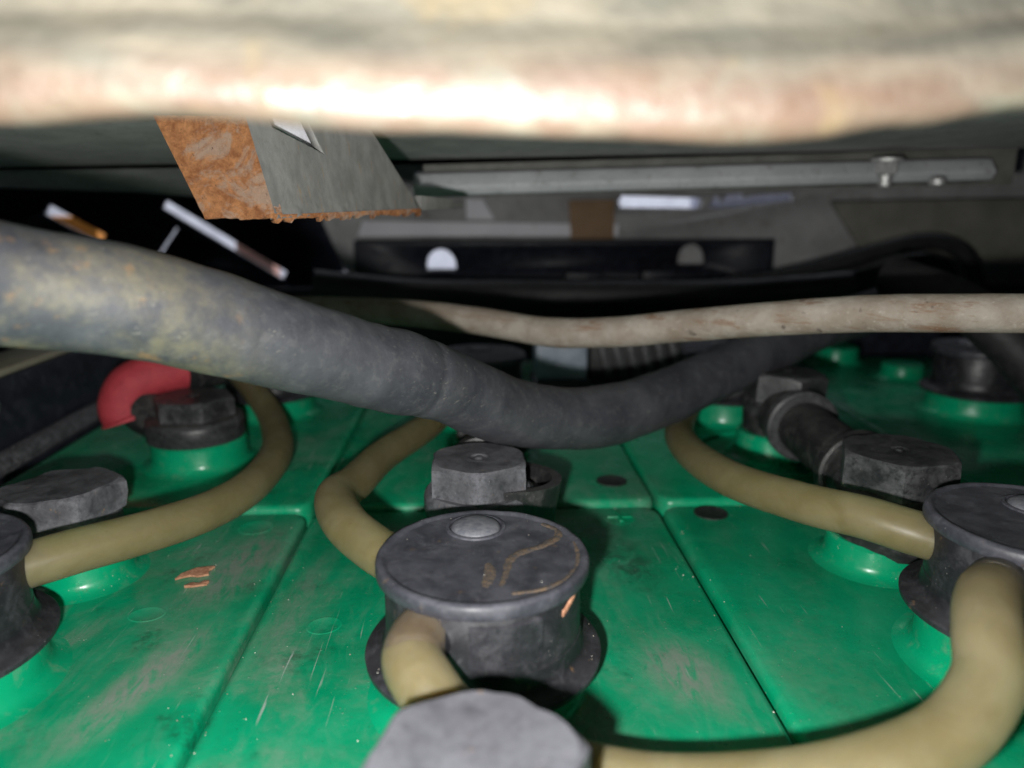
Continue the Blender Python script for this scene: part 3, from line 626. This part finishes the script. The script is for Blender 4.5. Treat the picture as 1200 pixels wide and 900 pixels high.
# ribbed block and pale blue box seen under the wire
t = thing('ribbed_block', 'black ribbed rubber block under the wire behind the hose', 'rubber block', (.075, .335, .005))
box('base', (.0520, .336, .0020), (.1080, .360, .0235), 'dark_rubber', t, .001)
for i in range(8):
    x = .0540 + i * .0066
    poly('rib', [(x, .3330, .0262), (x + .0040, .3330, .0262), (x + .0090, .3325, .0060), (x + .0050, .3325, .0060)], (0, .006, 0), 'bolt_black', t, .0008)
t = thing('pale_blue_box', 'small pale blue plastic box left of the ribbed block under the wire', 'box', (.037, .33, .005))
box('case', (.0265, .330, .0060), (.0500, .350, .0240), 'blue_pale', t, .0012)
box('lower_case', (.0255, .3285, .0015), (.0515, .3515, .0058), 'tray_black', t, .0008)
# dark posts and clutter along the bar
for i, (x, z0, z1, wd) in enumerate(((-.052, .0335, .0395, .012), (.052, .0345, .0445, .022), (.098, .0350, .0455, .020), (.150, .0340, .0420, .016))):
    o = box('bar_foot', (x, .438, z0), (x + wd, .4495, z1), 'bar_black', None, .001)
    tag(o, ['leftmost small black foot block under the slotted bar', 'second small black foot block under the slotted bar', 'third small black foot block under the slotted bar', 'rightmost small black foot block under the slotted bar'][i], 'block', 'foot blocks of the bar')
tag(lathe('shiny_stud', [(.0030, 0), (.0030, .001), (.0022, .0024), (.0004, .003)], 'zinc', None, (.1480, .436, .0390), 20, Matrix.Rotation(R(80), 3, 'X')), 'tiny shiny stud glinting below the right hole of the bar', 'stud')

# ------------------------------------------------------------------ black panel at far left with slits to the daylight
panel = poly('slit_panel', [(-.60, .550, -.05), (-.096, .550, -.05), (-.096, .550, .18), (-.60, .550, .18)], (0, .003, 0), 'tray_black')
tag(panel, 'black panel at far left with slanting slits of daylight', 'panel')
def slit(x0, z0, x1, z1, wd):
    d = Vector((x1 - x0, z1 - z0)).normalized(); s = Vector((-d.y, d.x)) * wd / 2
    a, b = Vector((x0, z0)), Vector((x1, z1))
    return cutter([tuple(a + s), tuple(b + s), tuple(b - s), tuple(a - s)], .5515)
cut(panel, [slit(-.3000, .0800, -.2640, .0590, .0080), slit(-.2190, .0835, -.1390, .0330, .0062), slit(-.2120, .0670, -.2260, .0490, .0018)])
struct(box('outside_floor', (-.9, .58, -.12), (.9, 1.6, -.11), 'concrete_pale', None, 0.0))
struct(box('outside_wall', (-.9, .90, -.109), (.9, .92, .30), 'concrete_pale', None, 0.0))
tag(box('orange_block', (-.345, .620, .02), (-.302, .64, .0735), 'orange_paint'), 'orange thing outside seen through the left slit', 'block')
paint('dull_blue', (.36, .37, .47), (.50, .51, .62), (.1, .1, .13), .5)
tag(box('slot_dimmer', (.175, .600, .06), (.270, .62, .1300), 'dull_blue'), 'dull bluish block added outside to dim the daylight in the ragged slot', 'block')  # added behind the ragged slot so less daylight shows through
tag(box('pink_block', (-.194, .620, .02), (-.165, .64, .0560), 'pink_paint'), 'pink orange thing outside seen through the long slit', 'block')

# ------------------------------------------------------------------ grit lying on the lids, along the seams and on the plugs
vs = []; fs = []
def grain(x, y, z, r):
    b = len(vs); a0 = random.random() * 6.28
    for k in range(4):
        a = a0 + k * 1.57 + random.uniform(-.4, .4); rr = r * random.uniform(.6, 1.2); vs.append((x + rr * math.cos(a), y + rr * math.sin(a), z - .00005))
    vs.append((x, y, z + r * random.uniform(.5, 1.1)))
    for k in range(4): fs.append((b + k, b + (k + 1) % 4, b + 4))
def free(x, y):
    return all((x - a) ** 2 + (y - b) ** 2 > .0225 ** 2 for a, b in ((.0005, .118), (.1015, .121), (-.0985, .122), (-.0925, .2405), (.0995, .2385)))
while len(fs) < 1500:
    m = random.random(); x = random.uniform(-.14, .13); y = random.uniform(.085, .29)
    if m < .30: x = random.choice((-.0476, .0517)) + random.gauss(0, .0022)
    elif m < .40: y = .199 + random.gauss(0, .0018)
    elif m < .70:
        if noise.noise(Vector((x * 45, y * 45, 3))) < .12: continue
    elif x > .052 and m < .95: continue
    if not free(x, y) or abs(x + .0476) < .0014 or abs(x - .0517) < .0014 or abs(y - .199) < .0016: continue
    grain(x, y, Z2 if y > .199 else 0, random.choice((.00010, .00012, .00016, .00022)) * random.uniform(.8, 1.2))
for k in range(40):
    a = random.uniform(-2.9, .2); r = random.uniform(.0178, .0200)
    grain(.0005 + r * math.cos(a), .118 + r * math.sin(a), .0078 + .0021, .00013)
for k in range(9):
    a = random.uniform(0, 6.28); r = .016 * random.random() ** .5
    grain(.0005 + r * math.cos(a), .118 + r * math.sin(a), .0078 + .01870, .00010)
n = mk('grit'); n.col(n.mix(n.ramp(n.noise(.8, 2), .35, .65), (.20, .16, .12), (.62, .60, .54))); n.rough(.9)
g = mesh('grit', vs, fs, 'grit', None, False); g['kind'] = 'stuff'; tag(g, 'pale specks of grit scattered over the lids and seams', 'grit')
